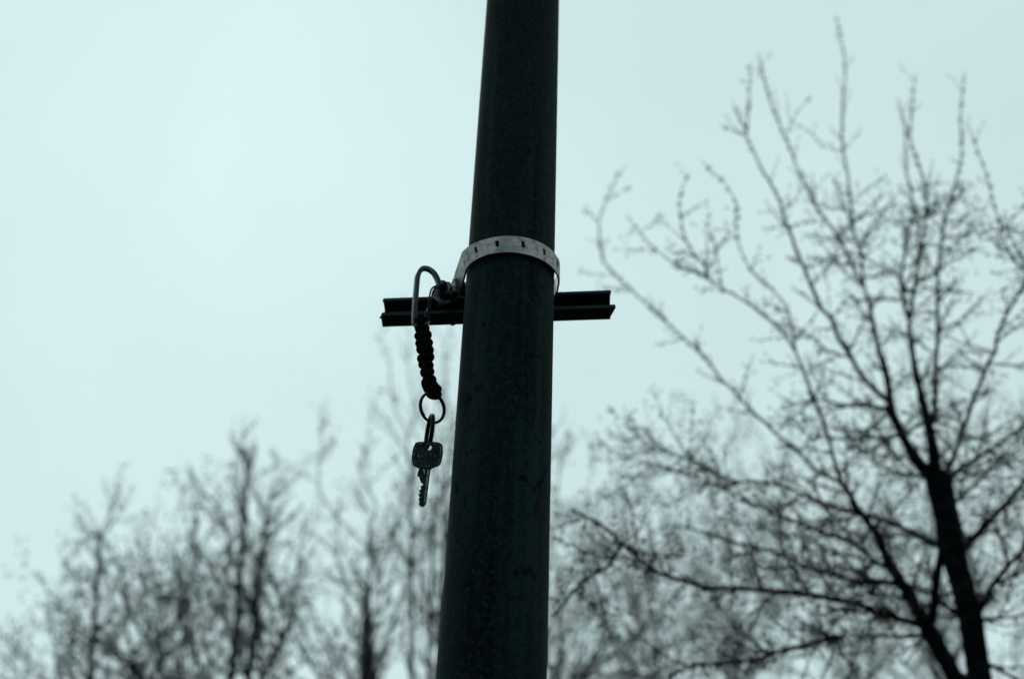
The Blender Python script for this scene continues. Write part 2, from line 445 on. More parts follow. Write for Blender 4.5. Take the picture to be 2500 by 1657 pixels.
for dx, dy, y0 in ((0, 0, 0.0), (5.0, 3, .003)):
    gp = [PY(x + dx, y + dy, HY - .006 + y0) for x, y in [(1070, 698), (1062, 699), (1055, 704), (1050.5, 714), (1047.5, 733), (1045, 752), (1043, 768), (1043, 776)]]
    m = MB(); m.tube(spline(gp, .0012), .00085, 8); m.build('wire_gate', M_ring, hook)
m = MB(); gp = [PY(x, y, HY - .007) for x, y in [(1044.5, 752), (1042.5, 760), (1041.5, 767)]]
m.tube(gp, [.0008, .0013, .0009], 8); m.build('gate_latch', M_steel, hook)

# ------------------------------------------------------------------ braided cord lanyard
braid = thing('cord_lanyard', PY(1030, 790, HY), 'black braided cord lanyard hanging below the snap hook, end tied in a knot', 'lanyard')
cl = [(1026, 780), (1030.5, 802), (1035.5, 829), (1037, 848), (1038.5, 868), (1040.5, 889), (1043.5, 909), (1047, 928), (1051, 945), (1056, 960)]
cpts = spline([PY(x, y, HY) for x, y in cl], .0008)
cum = [0]
for i in range(1, len(cpts)): cum.append(cum[-1] + (cpts[i] - cpts[i - 1]).length)
def at(s):
    s = max(0, min(cum[-1] - 1e-6, s))
    for i in range(1, len(cum)):
        if cum[i] >= s:
            t = (s - cum[i - 1]) / (cum[i] - cum[i - 1]); return cpts[i - 1].lerp(cpts[i], t), (cpts[i] - cpts[i - 1]).normalized()
TOT = cum[-1]; NK = 10; pitch = TOT / NK
for sgx in (-1, 1):
    m = MB(); pts = []
    for i in range(40):
        p, t = at(TOT * i / 39); pts.append(p + Vector((sgx * .0020, 0, 0)))
    m.tube(pts, .0025, 8); m.build('core_cord', M_cord, braid)
wid = [6.6, 7.0, 7.7, 8.1, 7.7, 7.3, 6.7, 6.2, 6.0, 6.2]
rk = random.Random(3)
for k in range(NK):
    for sg in (-1, 1):
        w = wid[k] * MM - .0023; dd = .0040 + (.0006 if (sg > 0) == (k % 2 == 0) else -.0004)
        loc = [(-.25, 1.0, .35), (.45, .95, .15), (.92, .5, .02), (1.0, -.1, -.04), (.85, -.65, -.05), (.40, -1.0, .12), (-.15, -1.1, .42), (-.5, -.9, .62)]
        pts = []
        jw = rk.uniform(.87, 1.10); jt = rk.uniform(-.13, .13)
        for (x, y, t) in loc:
            p, tg = at((k + .22 + t * .8 + jt) * pitch)
            side = Vector((1, 0, 0)); side = (side - tg * side.dot(tg)).normalized()
            pts.append(p + side * x * w * sg * jw + Vector((0, y * dd, 0)))
        m = MB(); m.tube(spline(pts, .0009), rk.uniform(.0024, .0029), 10); m.build('braid_turn', M_cord, braid)
# end knot: snug crossing turns round the tail of the braid
kc = PY(1056.5, 951, HY)
for q, (rx, ry, tl, dz) in enumerate([(.0048, .0042, .30, .0036), (.0056, .0048, -.10, .0004), (.0052, .0044, .35, -.0026), (.0040, .0036, .1, -.0052)]):
    pts = []
    for j in range(22):
        a = 2 * PI * j / 22
        pts.append(kc + Vector((math.cos(a) * rx - dz * .22, math.sin(a) * ry, dz + math.cos(a) * rx * -tl)))
    m = MB(); m.tube(pts, .0027, 9, closed=True); m.build('knot_turn', M_cord, braid)
m = MB(); m.tube([kc + Vector((-.0012, 0, .006)), kc + Vector((.0, 0, 0)), kc + Vector((.0012, 0, -.0065)), kc + Vector((.0018, 0, -.0085))], [.0052, .0058, .0050, .0025], 12); m.build('knot_core', M_cord, braid)
m = MB()
e, t = at(TOT * .86)
m.tube([e + Vector((-.0052, -.002, .004)), e + Vector((-.0062, -.002, -.001)), e + Vector((-.0056, -.002, -.006))], [.0008, .0012, .0005], 6)
m.build('cord_end', M_cord, braid)

# ------------------------------------------------------------------ split rings and key
KD = depth(PY(1056, 998, HY))
def circle_ring(c, u, v, r, wire, coils, gap):
    pts = []; nrm = u.cross(v).normalized(); n = 56
    tot = int(n * coils)
    for i in range(tot + 1):
        a = 2 * PI * i / n - .6
        k = i / tot - .5
        pts.append(c + u * math.cos(a) * r + v * math.sin(a) * r + nrm * gap * k * 2)
    return pts
a1 = math.radians(22)
u1 = (RIGHT * math.sin(a1) - UP * math.cos(a1)).normalized(); w1 = (RIGHT * math.cos(a1) + UP * math.sin(a1)).normalized()
cs = 26.5 / 37.5; v1 = (w1 * cs + FWD * math.sqrt(1 - cs * cs)).normalized()
px_m = FPX / KD
ring1 = MB(); ring1.tube(circle_ring(P(1055.5, 995, KD), u1, v1, 37.0 / px_m, 0, 1.9, .0009), .00125, 10)
o = ring1.build('key_ring', M_ring)
tag(o, 'round dark split ring hanging from the knot of the cord lanyard', 'key ring', 'split rings of the key chain')
du = Vector((1041.5 - 1055.5, 1096 - 1010)); ln = du.length
u2 = (RIGHT * du.x - UP * du.y).normalized(); w2 = (RIGHT * -du.y - UP * du.x).normalized()
v2 = (FWD * .985 + w2 * .17).normalized()
ring2 = MB(); KD2 = KD + .0005
ring2.tube(circle_ring(P(1048.5, 1053, KD2), u2, v2, (ln / 2 - 2.5) / px_m, 0, 1.95, .0013), .00125, 10)
o = ring2.build('key_ring', M_ring)
tag(o, 'smaller looking edge-on split ring joining the upper ring to the key', 'key ring', 'split rings of the key chain')

KY = HY + .004
key = thing('key', PY(1043, 1090, KY), 'old flat door key with rounded bow and notched blade, lowest on the chain', 'key')
def solid(name, poly, Y0, Y1, mat, parent, hole=None, bev=0.0):
    """outline given in pixels on an upright plane, extruded to real thickness"""
    bm = bmesh.new()
    pts = [PY(x, y, KY) for x, y in poly]
    vs_ = [bm.verts.new((p.x, Y0, p.z)) for p in pts]
    es = [bm.edges.new((vs_[i], vs_[(i + 1) % len(vs_)])) for i in range(len(vs_))]
    if hole:
        hp = [PY(hole[0] + hole[2] * math.cos(2 * PI * i / 20), hole[1] + hole[2] * math.sin(2 * PI * i / 20), KY) for i in range(20)]
        hv = [bm.verts.new((p.x, Y0, p.z)) for p in hp]
        es += [bm.edges.new((hv[i], hv[(i + 1) % 20])) for i in range(20)]
    r = bmesh.ops.triangle_fill(bm, use_beauty=True, use_dissolve=False, edges=es)
    ex_ = bmesh.ops.extrude_face_region(bm, geom=bm.faces[:])
    for v in [g_ for g_ in ex_['geom'] if isinstance(g_, bmesh.types.BMVert)]: v.co.y = Y1
    bmesh.ops.recalc_face_normals(bm, faces=bm.faces)
    if bev:
        bmesh.ops.bevel(bm, geom=[e_ for e_ in bm.edges if len(e_.link_faces) == 2 and e_.calc_face_angle(0) > 1.2], offset=bev, segments=2, affect='EDGES')
    return from_bm(name, bm, mat, parent)
bow = [(1020.5, 1079.8), (1014.1, 1082.5), (1009.9, 1090), (1006.7, 1101.5), (1005.3, 1114.2), (1005.6, 1127), (1008.4, 1134.8), (1014.1, 1138.4), (1022.4, 1142), (1023.4, 1146),
       (1051.4, 1146), (1054.3, 1142.3), (1063.9, 1139.1), (1072.0, 1135.9), (1076.4, 1130.4), (1079.8, 1117.4), (1081.8, 1101.5), (1081.2, 1090.6), (1077.9, 1084.2), (1070.3, 1080.8), (1057, 1079.5), (1045, 1079.2)]
solid('bow', bow, KY - .0011, KY + .0011, M_key, key, hole=(1047.5, 1092.5, 7), bev=.00022)
# raised rim round the bow: an inset frame strip
inner_c = (1043.5, 1110)
def inset(poly, k): return [(inner_c[0] + (x - inner_c[0]) * k, inner_c[1] + (y - inner_c[1]) * k) for x, y in poly]
ring_o = [q for q in bow if q not in ((1023.4, 1146), (1051.4, 1146))]
m = MB(); n = len(ring_o)
for k_, y_ in ((.985, KY - .00112), (.985, KY - .0017), (.90, KY - .0017), (.885, KY - .00112)):
    for x, y in inset(ring_o, k_):
        p = PY(x, y, KY); m.v.append((p.x, y_, p.z))
for r in range(3):
    for j in range(n):
        m.f.append((r * n + j, r * n + (j + 1) % n, (r + 1) * n + (j + 1) % n, (r + 1) * n + j))
rim = m.build('rim', M_key, key, smooth=False)
m = MB(); m.tube([PY(x, y, KY - .00125) for x, y in inset(ring_o, .875)], .0005, 6, closed=True); m.build('rim_glint', M_key_edge, key)  # pale line painting the light caught on the rim's inner wall
blade = [(1051.2, 1144.5), (1047.8, 1172.7), (1041.6, 1219.6), (1039.6, 1229.8), (1033.5, 1237), (1027.3, 1234.9), (1021.6, 1229.8), (1024.9, 1223.7), (1020.8, 1217.6), (1026.6, 1214.0), (1020.8, 1208.4),
         (1026.6, 1203.3), (1023.0, 1198.2), (1028.8, 1193.5), (1026.6, 1187.5), (1034.4, 1182), (1028.4, 1177.8), (1025.3, 1171.6), (1023.3, 1163.5), (1018.6, 1161.0), (1020.2, 1152.2), (1023.3, 1144.5)]
solid('blade', blade, KY - .00085, KY + .00085, M_key, key, bev=.00015)
ridge = [(1047.5, 1148), (1044.4, 1173), (1037.6, 1226), (1035.4, 1226), (1041.2, 1173), (1043.8, 1148)]
solid('blade_ridge', ridge, KY - .0016, KY - .00086, M_key_edge, key)
ridge2 = [(1036.5, 1146), (1037.5, 1153), (1036.6, 1160), (1034.4, 1152), (1033, 1146)]
solid('blade_shoulder', ridge2, KY - .0015, KY - .00086, M_key_edge, key)
# worn raised lettering on the bow: only fragments of the strokes are left
def stroke(pts_px, r=.00042):
    r *= 1.25; mm_ = MB(); mm_.tube(spline([PY(x, y, KY - .0012) for x, y in pts_px], .0006), r, 6); mm_.build('worn_letter', M_key_edge, key)
stroke([(1027.5, 1108), (1024, 1107.5), (1021.5, 1111), (1021.8, 1115), (1025, 1116.5), (1027.6, 1114.5), (1027.2, 1111.5), (1024.8, 1111.5)])
stroke([(1030.2, 1108.5), (1031.5, 1112), (1030.5, 1115)], .0003)
stroke([(1034, 1106.5), (1038.5, 1105.8), (1042.5, 1107)], .0003); stroke([(1037.8, 1107), (1037.8, 1113)], .00032); stroke([(1031.5, 1114.4), (1038, 1114.6), (1044, 1114)], .00036)
stroke([(1044.6, 1109.5), (1045.6, 1111.8)], .00045)
stroke([(1051.5, 1108), (1055.2, 1108.2)], .00033); stroke([(1051.6, 1108), (1051.4, 1112.6), (1055, 1112.8)], .0003)
stroke([(1059.5, 1106.5), (1058.4, 1112), (1060, 1117)], .00034); stroke([(1062, 1110), (1064.6, 1113), (1063, 1116.4)], .00028); stroke([(1072, 1108), (1074.6, 1112.6), (1073, 1116)], .0003)

# ------------------------------------------------------------------ trees
def sm(n): return n * n * (3 - 2 * n)
class Tree:
    """bare tree whose limbs are given as image traces laid on real depth, then grown with twigs"""
    def __init__(s, Y, seed, yspread):
        s.Y = Y; s.rng = random.Random(seed); s.limbs = []; s.ys = yspread; s.nodes = []
    def px(s): return s.Y / math.cos(ELEV) * .98 / FPX      # metres per pixel at the tree
    def limb(s, trace, w0, w1, bend=None, start=None, ywander=None):
        """trace in pixels, w widths in pixels"""
        L = sum(math.dist(trace[i], trace[i + 1]) for i in range(len(trace) - 1))
        y0 = s.Y
        if s.nodes and start is None:
            q = min(s.nodes, key=lambda n_: (n_[0] - trace[0][0]) ** 2 + (n_[1] - trace[0][1]) ** 2); y0 = q[2]
        if start is not None: y0 = start
        amp = ywander if ywander is not None else s.rng.uniform(-1, 1) * min(1, L / 600.0) * s.ys
        acc = 0; pts = []; rad = []
        for i, (x, y) in enumerate(trace):
            if i: acc += math.dist(trace[i - 1], trace[i])
            t = acc / L; Yv = y0 + amp * t
            pts.append(PY(x, y, Yv)); rad.append(.5 * (w0 + (w1 * .62 - w0) * t ** .8) * s.px())
            s.nodes.append((x, y, Yv))
        step = 22 * s.px()
        pts, rad = spline(pts, step, rad)
        j = .7 * s.px()
        for k in range(1, len(pts) - 1): pts[k] = pts[k] + Vector((s.rng.uniform(-j, j), s.rng.uniform(-j, j), s.rng.uniform(-j, j)))
        g_ = 1.22 if trace[-1][1] > 950 else .86
        rad = [q * g_ * s.rng.uniform(.88, 1.15) for q in rad]
        s.limbs.append((pts, rad)); return pts, rad

def grow(mb, pts, rad, rng, px, lv, dens, lmin, lmax, up, spread, budr, thin, budgap, flat=0.0, skip=0.0, stop=1.0, kink=.045):
    """side twigs along a polyline"""
    acc = 0; nxt = rng.uniform(.3, 1) * dens * px; side = rng.choice((-1, 1)); bnext = 0
    total = sum((pts[i + 1] - pts[i]).length for i in range(len(pts) - 1)); az = rng.uniform(0, 6.28)
    run = 0
    for i in range(len(pts) - 1):
        seg = pts[i + 1] - pts[i]; l = seg.length
        if l < 1e-7: continue
        t = seg / l
        acc += l; run += l
        if budr and run > bnext and rad[i] < thin * 2.2:
            bnext = run + budgap * px * rng.uniform(.6, 1.4)
            a = t.orthogonal().normalized(); a.rotate(Matrix.Rotation(rng.uniform(0, 6.28), 3, t))
            mb.bud(pts[i], (a + t * .5), budr * px * rng.uniform(.7, 1.3), budr * px * rng.uniform(2.4, 4.2))
        if acc >= nxt and lv > 0:
            acc = 0; nxt = dens * px * rng.uniform(.5, 1.5)
            f = run / total
            if f < skip or f > stop: continue
            az += 2.4 + rng.uniform(-.5, .5)
            a = t.orthogonal().normalized(); a.rotate(Matrix.Rotation(az, 3, t))
            ang = rng.uniform(*spread)
            d = (t * math.cos(ang) + a * math.sin(ang)); d.z *= (1 - flat); d.normalize()
            L = rng.uniform(lmin, lmax) * px * (1 - .55 * f)
            n = max(4, int(L / (14 * px))); p = pts[i].copy(); q = [p.copy()]
            crv = Vector((rng.uniform(-1, 1), rng.uniform(-1, 1), rng.uniform(-.6, .6))) * .05
            for k in range(n):
                d = (d + Vector((0, 0, up)) * (1.0 / n) + crv + Vector((rng.uniform(-1, 1), rng.uniform(-1, 1), rng.uniform(-1, 1))) * kink).normalized()
                p = p + d * (L / n); q.append(p.copy())
            r0 = min(rad[i] * .68, thin * (.72, .72, 1.0, 1.75)[lv])
            rr = [r0 * (1 - .72 * k / n) for k in range(n + 1)]
            mb.tube(q, rr, 4 if lv > 1 else 3, cap=False)
            grow(mb, q, rr, rng, px, lv - 1, dens * .62, lmin * .45, lmax * .45, up, spread, budr, thin, budgap, flat, kink=kink)
            if budr: mb.bud(q[-1], d, budr * px * .9, budr * px * 4)

def finish_tree(root, T, ntrunk, mat_trunk, mat_branch, mat_twig, twigs):
    for k, (pts, rad) in enumerate(T.limbs):
        m_ = MB(); m_.tube(pts, rad, 14 if k < ntrunk else 7)
        m_.build('trunk' if k < ntrunk else 'branch', mat_trunk if k < ntrunk else mat_branch, root)
    o = twigs.build('twigs', mat_twig, root, smooth=False, kind='stuff')

# -------- the near tree on the right
T = Tree(2.4, 11, .42)
base = PY(2440, 1657, 2.4); base = Vector((base.x + .05, base.y, 0.0))
gp_ = [base, base + Vector((-.005, 0, .5)), base + Vector((-.02, 0, 1.1)), PY(2424, 1800, 2.4)]
main = [(2393, 1657), (2378, 1566), (2364, 1482), (2340, 1398), (2322, 1327), (2309, 1251), (2296, 1195), (2285, 1155)]
px = T.px()
pts = gp_ + [PY(x, y, 2.4) for x, y in main]
rad = [.050, .040, .036, 27 * px] + [w * .5 * px for w in (50, 51, 53, 52, 60, 56, 62, 58)]
pts, rad = spline(pts, .03, rad); T.limbs.append((pts, rad)); T.nodes += [(x, y, 2.4) for x, y in main]
# second stem from the low fork
st2 = [(2334, 1657), (2292, 1582), (2267, 1536)]
p2 = [gp_[2] + Vector((-.01, -.01, .1)), PY(2398, 1800, 2.39)] + [PY(x, y, 2.38) for x, y in st2]
p2, r2 = spline(p2, .03, [.024, .019, 18 * px, 18 * px, 19 * px]); T.limbs.append((p2, r2)); T.nodes += [(x, y, 2.38) for x, y in st2]
LIMBS = [
 # left fork of the head, up to the tallest shoot
 ([(2285, 1155), (2250, 1138), (2221, 1096), (2196, 1046), (2179, 1012), (2174, 978), (2163, 908), (2144, 850), (2134, 793), (2119, 733), (2109, 698)], 36, 13),
 ([(2109, 698), (2105, 650), (2104, 624), (2090, 585), (2083, 557), (2077, 495), (2068, 414), (2058, 367), (2056, 303), (2060, 220), (2064, 178), (2058, 121), (2047, 70), (2040, 38)], 9, 4),
 ([(2109, 698), (2093, 672), (2068, 621), (2029, 554), (1991, 503), (1978, 478), (1956, 434), (1937, 386), (1922, 344), (1909, 316), (1890, 274), (1871, 217), (1858, 159), (1852, 132)], 9, 4.5),
 # right fork of the head
 ([(2285, 1155), (2280, 1105), (2268, 1042), (2262, 1015), (2252, 978), (2237, 915), (2229, 867), (2221, 819), (2221, 781)], 38, 17),
 ([(2221, 781), (2208, 749), (2200, 698), (2202, 656), (2211, 608), (2225, 541), (2233, 513), (2224, 469), (2217, 440), (2211, 392), (2211, 319), (2201, 271), (2195, 243)], 10, 4),
 ([(2221, 781), (2229, 723), (2237, 672), (2246, 621), (2256, 577), (2259, 535), (2262, 469), (2252, 430), (2237, 383), (2221, 335), (2227, 271), (2230, 223), (2237, 180)], 11, 4),
 ([(2270, 1038), (2282, 1008), (2284, 978), (2284, 892), (2289, 835), (2289, 736), (2291, 653), (2300, 586), (2310, 525), (2319, 485), (2335, 440), (2347, 383), (2348, 351), (2345, 297), (2350, 223), (2356, 178)], 14, 4),
 ([(2305, 1165), (2330, 1109), (2349, 1050), (2365, 1008), (2370, 988), (2393, 937), (2412, 886), (2428, 860), (2437, 812), (2447, 784), (2476, 736), (2500, 694), (2530, 640), (2550, 560), (2560, 470)], 15, 5),
 ([(2521, 660), (2500, 660), (2479, 637), (2453, 592), (2441, 541), (2428, 506), (2418, 459), (2399, 402), (2380, 348), (2366, 310)], 6, 4),
 ([(2310, 1175), (2345, 1142), (2372, 1126), (2426, 1092), (2456, 1071), (2500, 1040), (2560, 1000)], 12, 5),
 ([(2322, 1235), (2360, 1200), (2393, 1168), (2447, 1121), (2500, 1085), (2550, 1040)], 8, 4),
 ([(2345, 1345), (2380, 1310), (2430, 1256), (2477, 1205), (2500, 1176), (2560, 1105), (2600, 1010)], 16, 7),
 ([(2375, 1505), (2392, 1490), (2405, 1469), (2422, 1431), (2447, 1398), (2500, 1339), (2570, 1265), (2610, 1180)], 13, 6),
 ([(2380, 1510), (2435, 1511), (2500, 1499), (2560, 1480)], 7, 4),
 ([(2392, 1615), (2435, 1630), (2476, 1655), (2520, 1670)], 10, 6),
 # long shoot off the left fork
 ([(2176, 985), (2144, 959), (2119, 934), (2093, 899), (2071, 860), (2045, 822), (2029, 777), (2004, 752), (1981, 698), (1959, 643), (1940, 600), (1935, 583), (1916, 535), (1905, 495), (1881, 446), (1858, 411), (1839, 367), (1823, 332), (1826, 287), (1830, 223), (1833, 155)], 17, 4),
 ([(1823, 332), (1810, 326), (1795, 322), (1775, 312), (1757, 304)], 4, 3),
 ([(1824, 322), (1808, 298), (1795, 270), (1788, 245)], 4, 2.5),
 ([(2178, 1000), (2115, 991), (2061, 990), (2020, 978), (1990, 976), (1940, 985), (1905, 992)], 9, 4),
 ([(2200, 1060), (2150, 1071), (2116, 1066), (2058, 1071), (2000, 1066), (1960, 1080)], 8, 3.5),
 ([(2258, 1160), (2200, 1155), (2141, 1134), (2122, 1108), (2090, 1100)], 8, 4),
 # second stem's limbs
 ([(2267, 1536), (2242, 1494), (2221, 1452), (2196, 1415), (2175, 1381), (2146, 1318), (2116, 1268), (2095, 1243), (2074, 1205), (2053, 1176)], 27, 16),
 ([(2053, 1176), (2020, 1163), (1986, 1142), (1940, 1092), (1890, 1056), (1875, 1038), (1824, 992), (1791, 953), (1759, 924), (1737, 892), (1686, 841), (1654, 812), (1610, 771), (1571, 736), (1533, 698), (1498, 669), (1476, 640), (1466, 608), (1463, 560), (1466, 525), (1480, 490), (1500, 450), (1512, 415)], 10, 4),
 ([(2053, 1176), (2037, 1126), (2026, 1080), (2011, 1034), (1999, 1000), (1988, 975), (1975, 940), (1959, 899), (1940, 856), (1922, 825), (1890, 790), (1852, 758), (1810, 730), (1769, 707), (1740, 691), (1724, 674)], 12, 7),
 ([(1724, 674), (1721, 647), (1700, 625), (1683, 605), (1667, 557), (1658, 500), (1666, 459), (1682, 420)], 6, 3),
 ([(1724, 674), (1667, 653), (1629, 631), (1587, 596), (1552, 554), (1528, 525)], 6, 3),
 ([(1722, 660), (1726, 620), (1728, 570), (1734, 515)], 4, 2.5),
 ([(1763, 700), (1752, 640), (1746, 600), (1738, 560)], 4, 2.5),
 ([(1940, 850), (1925, 760), (1887, 707), (1833, 659), (1807, 605), (1798, 557), (1795, 490), (1763, 440), (1731, 411), (1712, 392)], 6, 3),
 ([(2078, 872), (2020, 857), (1985, 822), (1940, 800), (1890, 785)], 7, 5),
 ([(2298, 1335), (2267, 1323), (2208, 1289), (2150, 1266), (2108, 1256), (2087, 1251), (2032, 1235), (1982, 1218), (1940, 1197), (1879, 1178), (1812, 1176), (1770, 1193), (1732, 1177), (1703, 1207)], 12, 7),
 ([(1800, 1176), (1778, 1168), (1736, 1145), (1686, 1121), (1581, 1084), (1548, 1050), (1520, 1010)], 6, 3),
 ([(1775, 1190), (1682, 1159), (1590, 1130), (1514, 1113), (1460, 1070)], 5, 3),
 ([(2178, 1385), (2141, 1373), (2091, 1331), (2041, 1310), (1974, 1285), (1932, 1268), (1875, 1247), (1833, 1226), (1803, 1201)], 9, 6),
 ([(2200, 1425), (2150, 1419), (2095, 1419), (2041, 1402), (2003, 1394), (1940, 1369), (1890, 1348), (1795, 1323), (1749, 1310), (1686, 1289), (1619, 1281)], 11, 4),
 ([(2262, 1536), (2242, 1524), (2183, 1505), (2137, 1494), (2100, 1473), (2058, 1465), (1957, 1448), (1900, 1443), (1833, 1438), (1770, 1434), (1724, 1436), (1678, 1419), (1632, 1406), (1598, 1394), (1556, 1360), (1519, 1327), (1485, 1293), (1431, 1260), (1393, 1243)], 13, 7),
 ([(1519, 1327), (1481, 1385), (1422, 1415), (1384, 1465), (1350, 1503)], 7, 4),
 ([(2262, 1548), (2217, 1553), (2133, 1551), (2045, 1551)], 9, 6),
 ([(2045, 1551), (1974, 1574), (1915, 1584), (1887, 1595), (1833, 1612), (1749, 1620), (1678, 1624), (1645, 1645), (1620, 1680)], 10, 7),
 ([(2043, 1555), (2058, 1595), (2091, 1645), (2110, 1690)], 6, 4),
 ([(2267, 1536), (2280, 1482), (2286, 1419), (2296, 1360), (2306, 1320)], 19, 20),
 ([(2352, 1505), (2309, 1478), (2288, 1461), (2259, 1440), (2210, 1425)], 12, 8),
 ([(2300, 586), (2340, 575), (2400, 566), (2450, 560)], 4, 3),
 ([(2104, 626), (2140, 605), (2165, 580)], 4, 3),
 ([(2030, 780), (2060, 740), (2085, 715)], 4, 3),
 ([(2284, 895), (2330, 893), (2400, 890)], 5, 4),
 ([(2060, 370), (2040, 368), (2012, 355), (1985, 330), (1940, 300)], 3, 2),
 ([(1922, 320), (1945, 275), (1972, 245), (1982, 233)], 3, 3),
]
for tr, w0, w1 in LIMBS: T.limb(tr, w0, w1)
tw = MB(); R_ = random.Random(21)
def py_of(p):
    d = p - CAM; return 828.5 - FPX * d.dot(UP) / d.dot(FWD)
for k, (p_, r_) in enumerate(T.limbs):
    if k < 2:
        continue
    L = sum((p_[i + 1] - p_[i]).length for i in range(len(p_) - 1)) / px
    w = r_[0] / px * 2; ye = py_of(p_[-1]); ys_ = py_of(p_[0])
    stop = 1.0
    if ye < 600 and ys_ > ye: stop = min(1, max(.0, (ys_ - 470) / (ys_ - ye)))     # the top shoots are bare wands with buds only
    low = ye > 850
    d_ = p_[-1] - CAM; xe = 1250 + FPX * d_.dot(RIGHT) / d_.dot(FWD); sparse = (xe < 1850 and not low)
    grow(tw, p_, r_, R_, px, 2 if L > 150 else 1, 24 if low else (50 if sparse else 25), 60, 290 if low else (150 if sparse else 220), .18, (.6, 1.25), 2.9, (3.4 if low else 3.0) * px, 15, flat=.35, skip=.03, stop=stop)
    if stop < 1:
        grow(tw, p_, r_, R_, px, 1, 62, 25, 130, .3, (.5, 1.1), 2.4, 2.3 * px, 14, skip=stop)
        for i_ in range(int(len(p_) * .35), len(p_) - 1):     # swollen winter buds along the young wood
            t_ = (p_[i_ + 1] - p_[i_]).normalized()
            if R_.random() < .6:
                a_ = t_.orthogonal().normalized(); a_.rotate(Matrix.Rotation(R_.uniform(0, 6.28), 3, t_))
                tw.bud(p_[i_], a_ + t_ * .6, px * R_.uniform(2.2, 4.6), px * R_.uniform(7, 15))
near = thing('bare_tree', base, 'leafless tree with a dark forked trunk and budding shoots, at the right behind the pole', 'tree', None)
finish_tree(near, T, 2, M_bark, M_bark, M_twig, tw)

# -------- trees farther off
SIL = [(-100, 1560), (0, 1500), (120, 1390), (250, 1210), (450, 1150), (600, 1080), (780, 1050), (950, 970), (1060, 880), (1250, 860), (1400, 1010), (1550, 1080), (1700, 1060), (1900, 1000), (2100, 950), (2400, 860), (2700, 860)]
def sil(x):
    for (a, ya), (b, yb) in zip(SIL, SIL[1:]):
        if a <= x <= b: return ya + (yb - ya) * (x - a) / (b - a)
    return SIL[0][1] if x < 0 else SIL[-1][1]
def far_tree(label, Y, seed, basepx, stems, w0, dens, lens, up, group, levels=3, ys=.9, budr=2.7, thin=1.85, trunk_r=.07, flat=0.0, extra=9):
    T = Tree(Y, seed, ys); px = T.px(); R = random.Random(seed * 7 + 1)
    b = PY(basepx, 1750, Y); b = Vector((b.x, Y, 0))
    fork = Vector((b.x, Y, 0.7 + R.uniform(-.2, .3)))
    lean = R.uniform(-.06, .06)
    tp, tr = spline([b, b + Vector((lean * .3, .02, .35)), fork], .1, [trunk_r * 1.3, trunk_r, trunk_r * .9])
    T.limbs.append((tp, tr))
    stems = list(stems)
    lean_px = -130 if basepx < 500 else (-60 if basepx < 1000 else (110 if basepx < 1500 else 0))
    for k in range(extra):
        bx = basepx + R.uniform(-240, 240); tx = bx + R.uniform(-120, 120) + (bx - basepx) * .7 + lean_px; ty = sil(tx) + 60 + 380 * R.random() ** 1.4
        if ty > 1640: ty = 1600
        st = [(bx, 1720)]; n_ = 6; wv = R.uniform(-30, 30)
        for q_ in range(1, n_ + 1):
            t = q_ / n_; st.append((bx + (tx - bx) * t + wv * math.sin(t * 5) + R.uniform(-12, 12), 1720 + (ty - 1720) * t))
        stems.append(st)
    for sn, st in enumerate(stems):
        y0 = Y + R.uniform(-.35, .35) * ys
        amp = R.uniform(-.5, .5) * ys
        L = sum(math.dist(st[i], st[i + 1]) for i in range(len(st) - 1)); acc = 0
        q = [fork + Vector((R.uniform(-.03, .03), R.uniform(-.03, .03), -.05))]
        f0 = PY(st[0][0], st[0][1], y0)
        q.append(fork.lerp(f0, .5) + Vector((0, 0, .12)))
        rr = [w0 * .75 * px, w0 * .62 * px]
        for i, (x, y) in enumerate(st):
            if i: acc += math.dist(st[i - 1], st[i])
            t = acc / L; q.append(PY(x, y, y0 + amp * t)); rr.append((w0 * .46 if sn < len(stems) - extra else w0 * .34) * .5 * px * (1 - .68 * t))
        q, rr = spline(q, 24 * px, rr); j = 1.2 * px
        for k in range(1, len(q) - 1): q[k] = q[k] + Vector((R.uniform(-j, j), R.uniform(-j, j), R.uniform(-j, j)))
        T.limbs.append((q, rr))
    tw = MB(); s0 = 0
    for k, (p_, r_) in enumerate(T.limbs[1:]):
        zl = PY(basepx, 1760, Y).z
        idx_ = [i for i in range(len(p_)) if p_[i].z > zl]
        if len(idx_) > 3:
            s0 = idx_[0]
            grow(tw, p_[s0:], r_[s0:], R, px, levels, dens, lens[0], lens[1], up, (.4, 1.05), budr, thin * px, 22, flat=flat, kink=.06)
        if s0 > 4:   # the lower stems below the frame carry a few twigs as well
            grow(tw, p_[:s0], r_[:s0], R, px, 1, dens * 3, lens[0], lens[1], up, (.4, 1.0), 0, thin * px, 30, skip=.3)
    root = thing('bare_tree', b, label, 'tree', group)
    finish_tree(root, T, 1, M_far, M_far, M_far, tw)

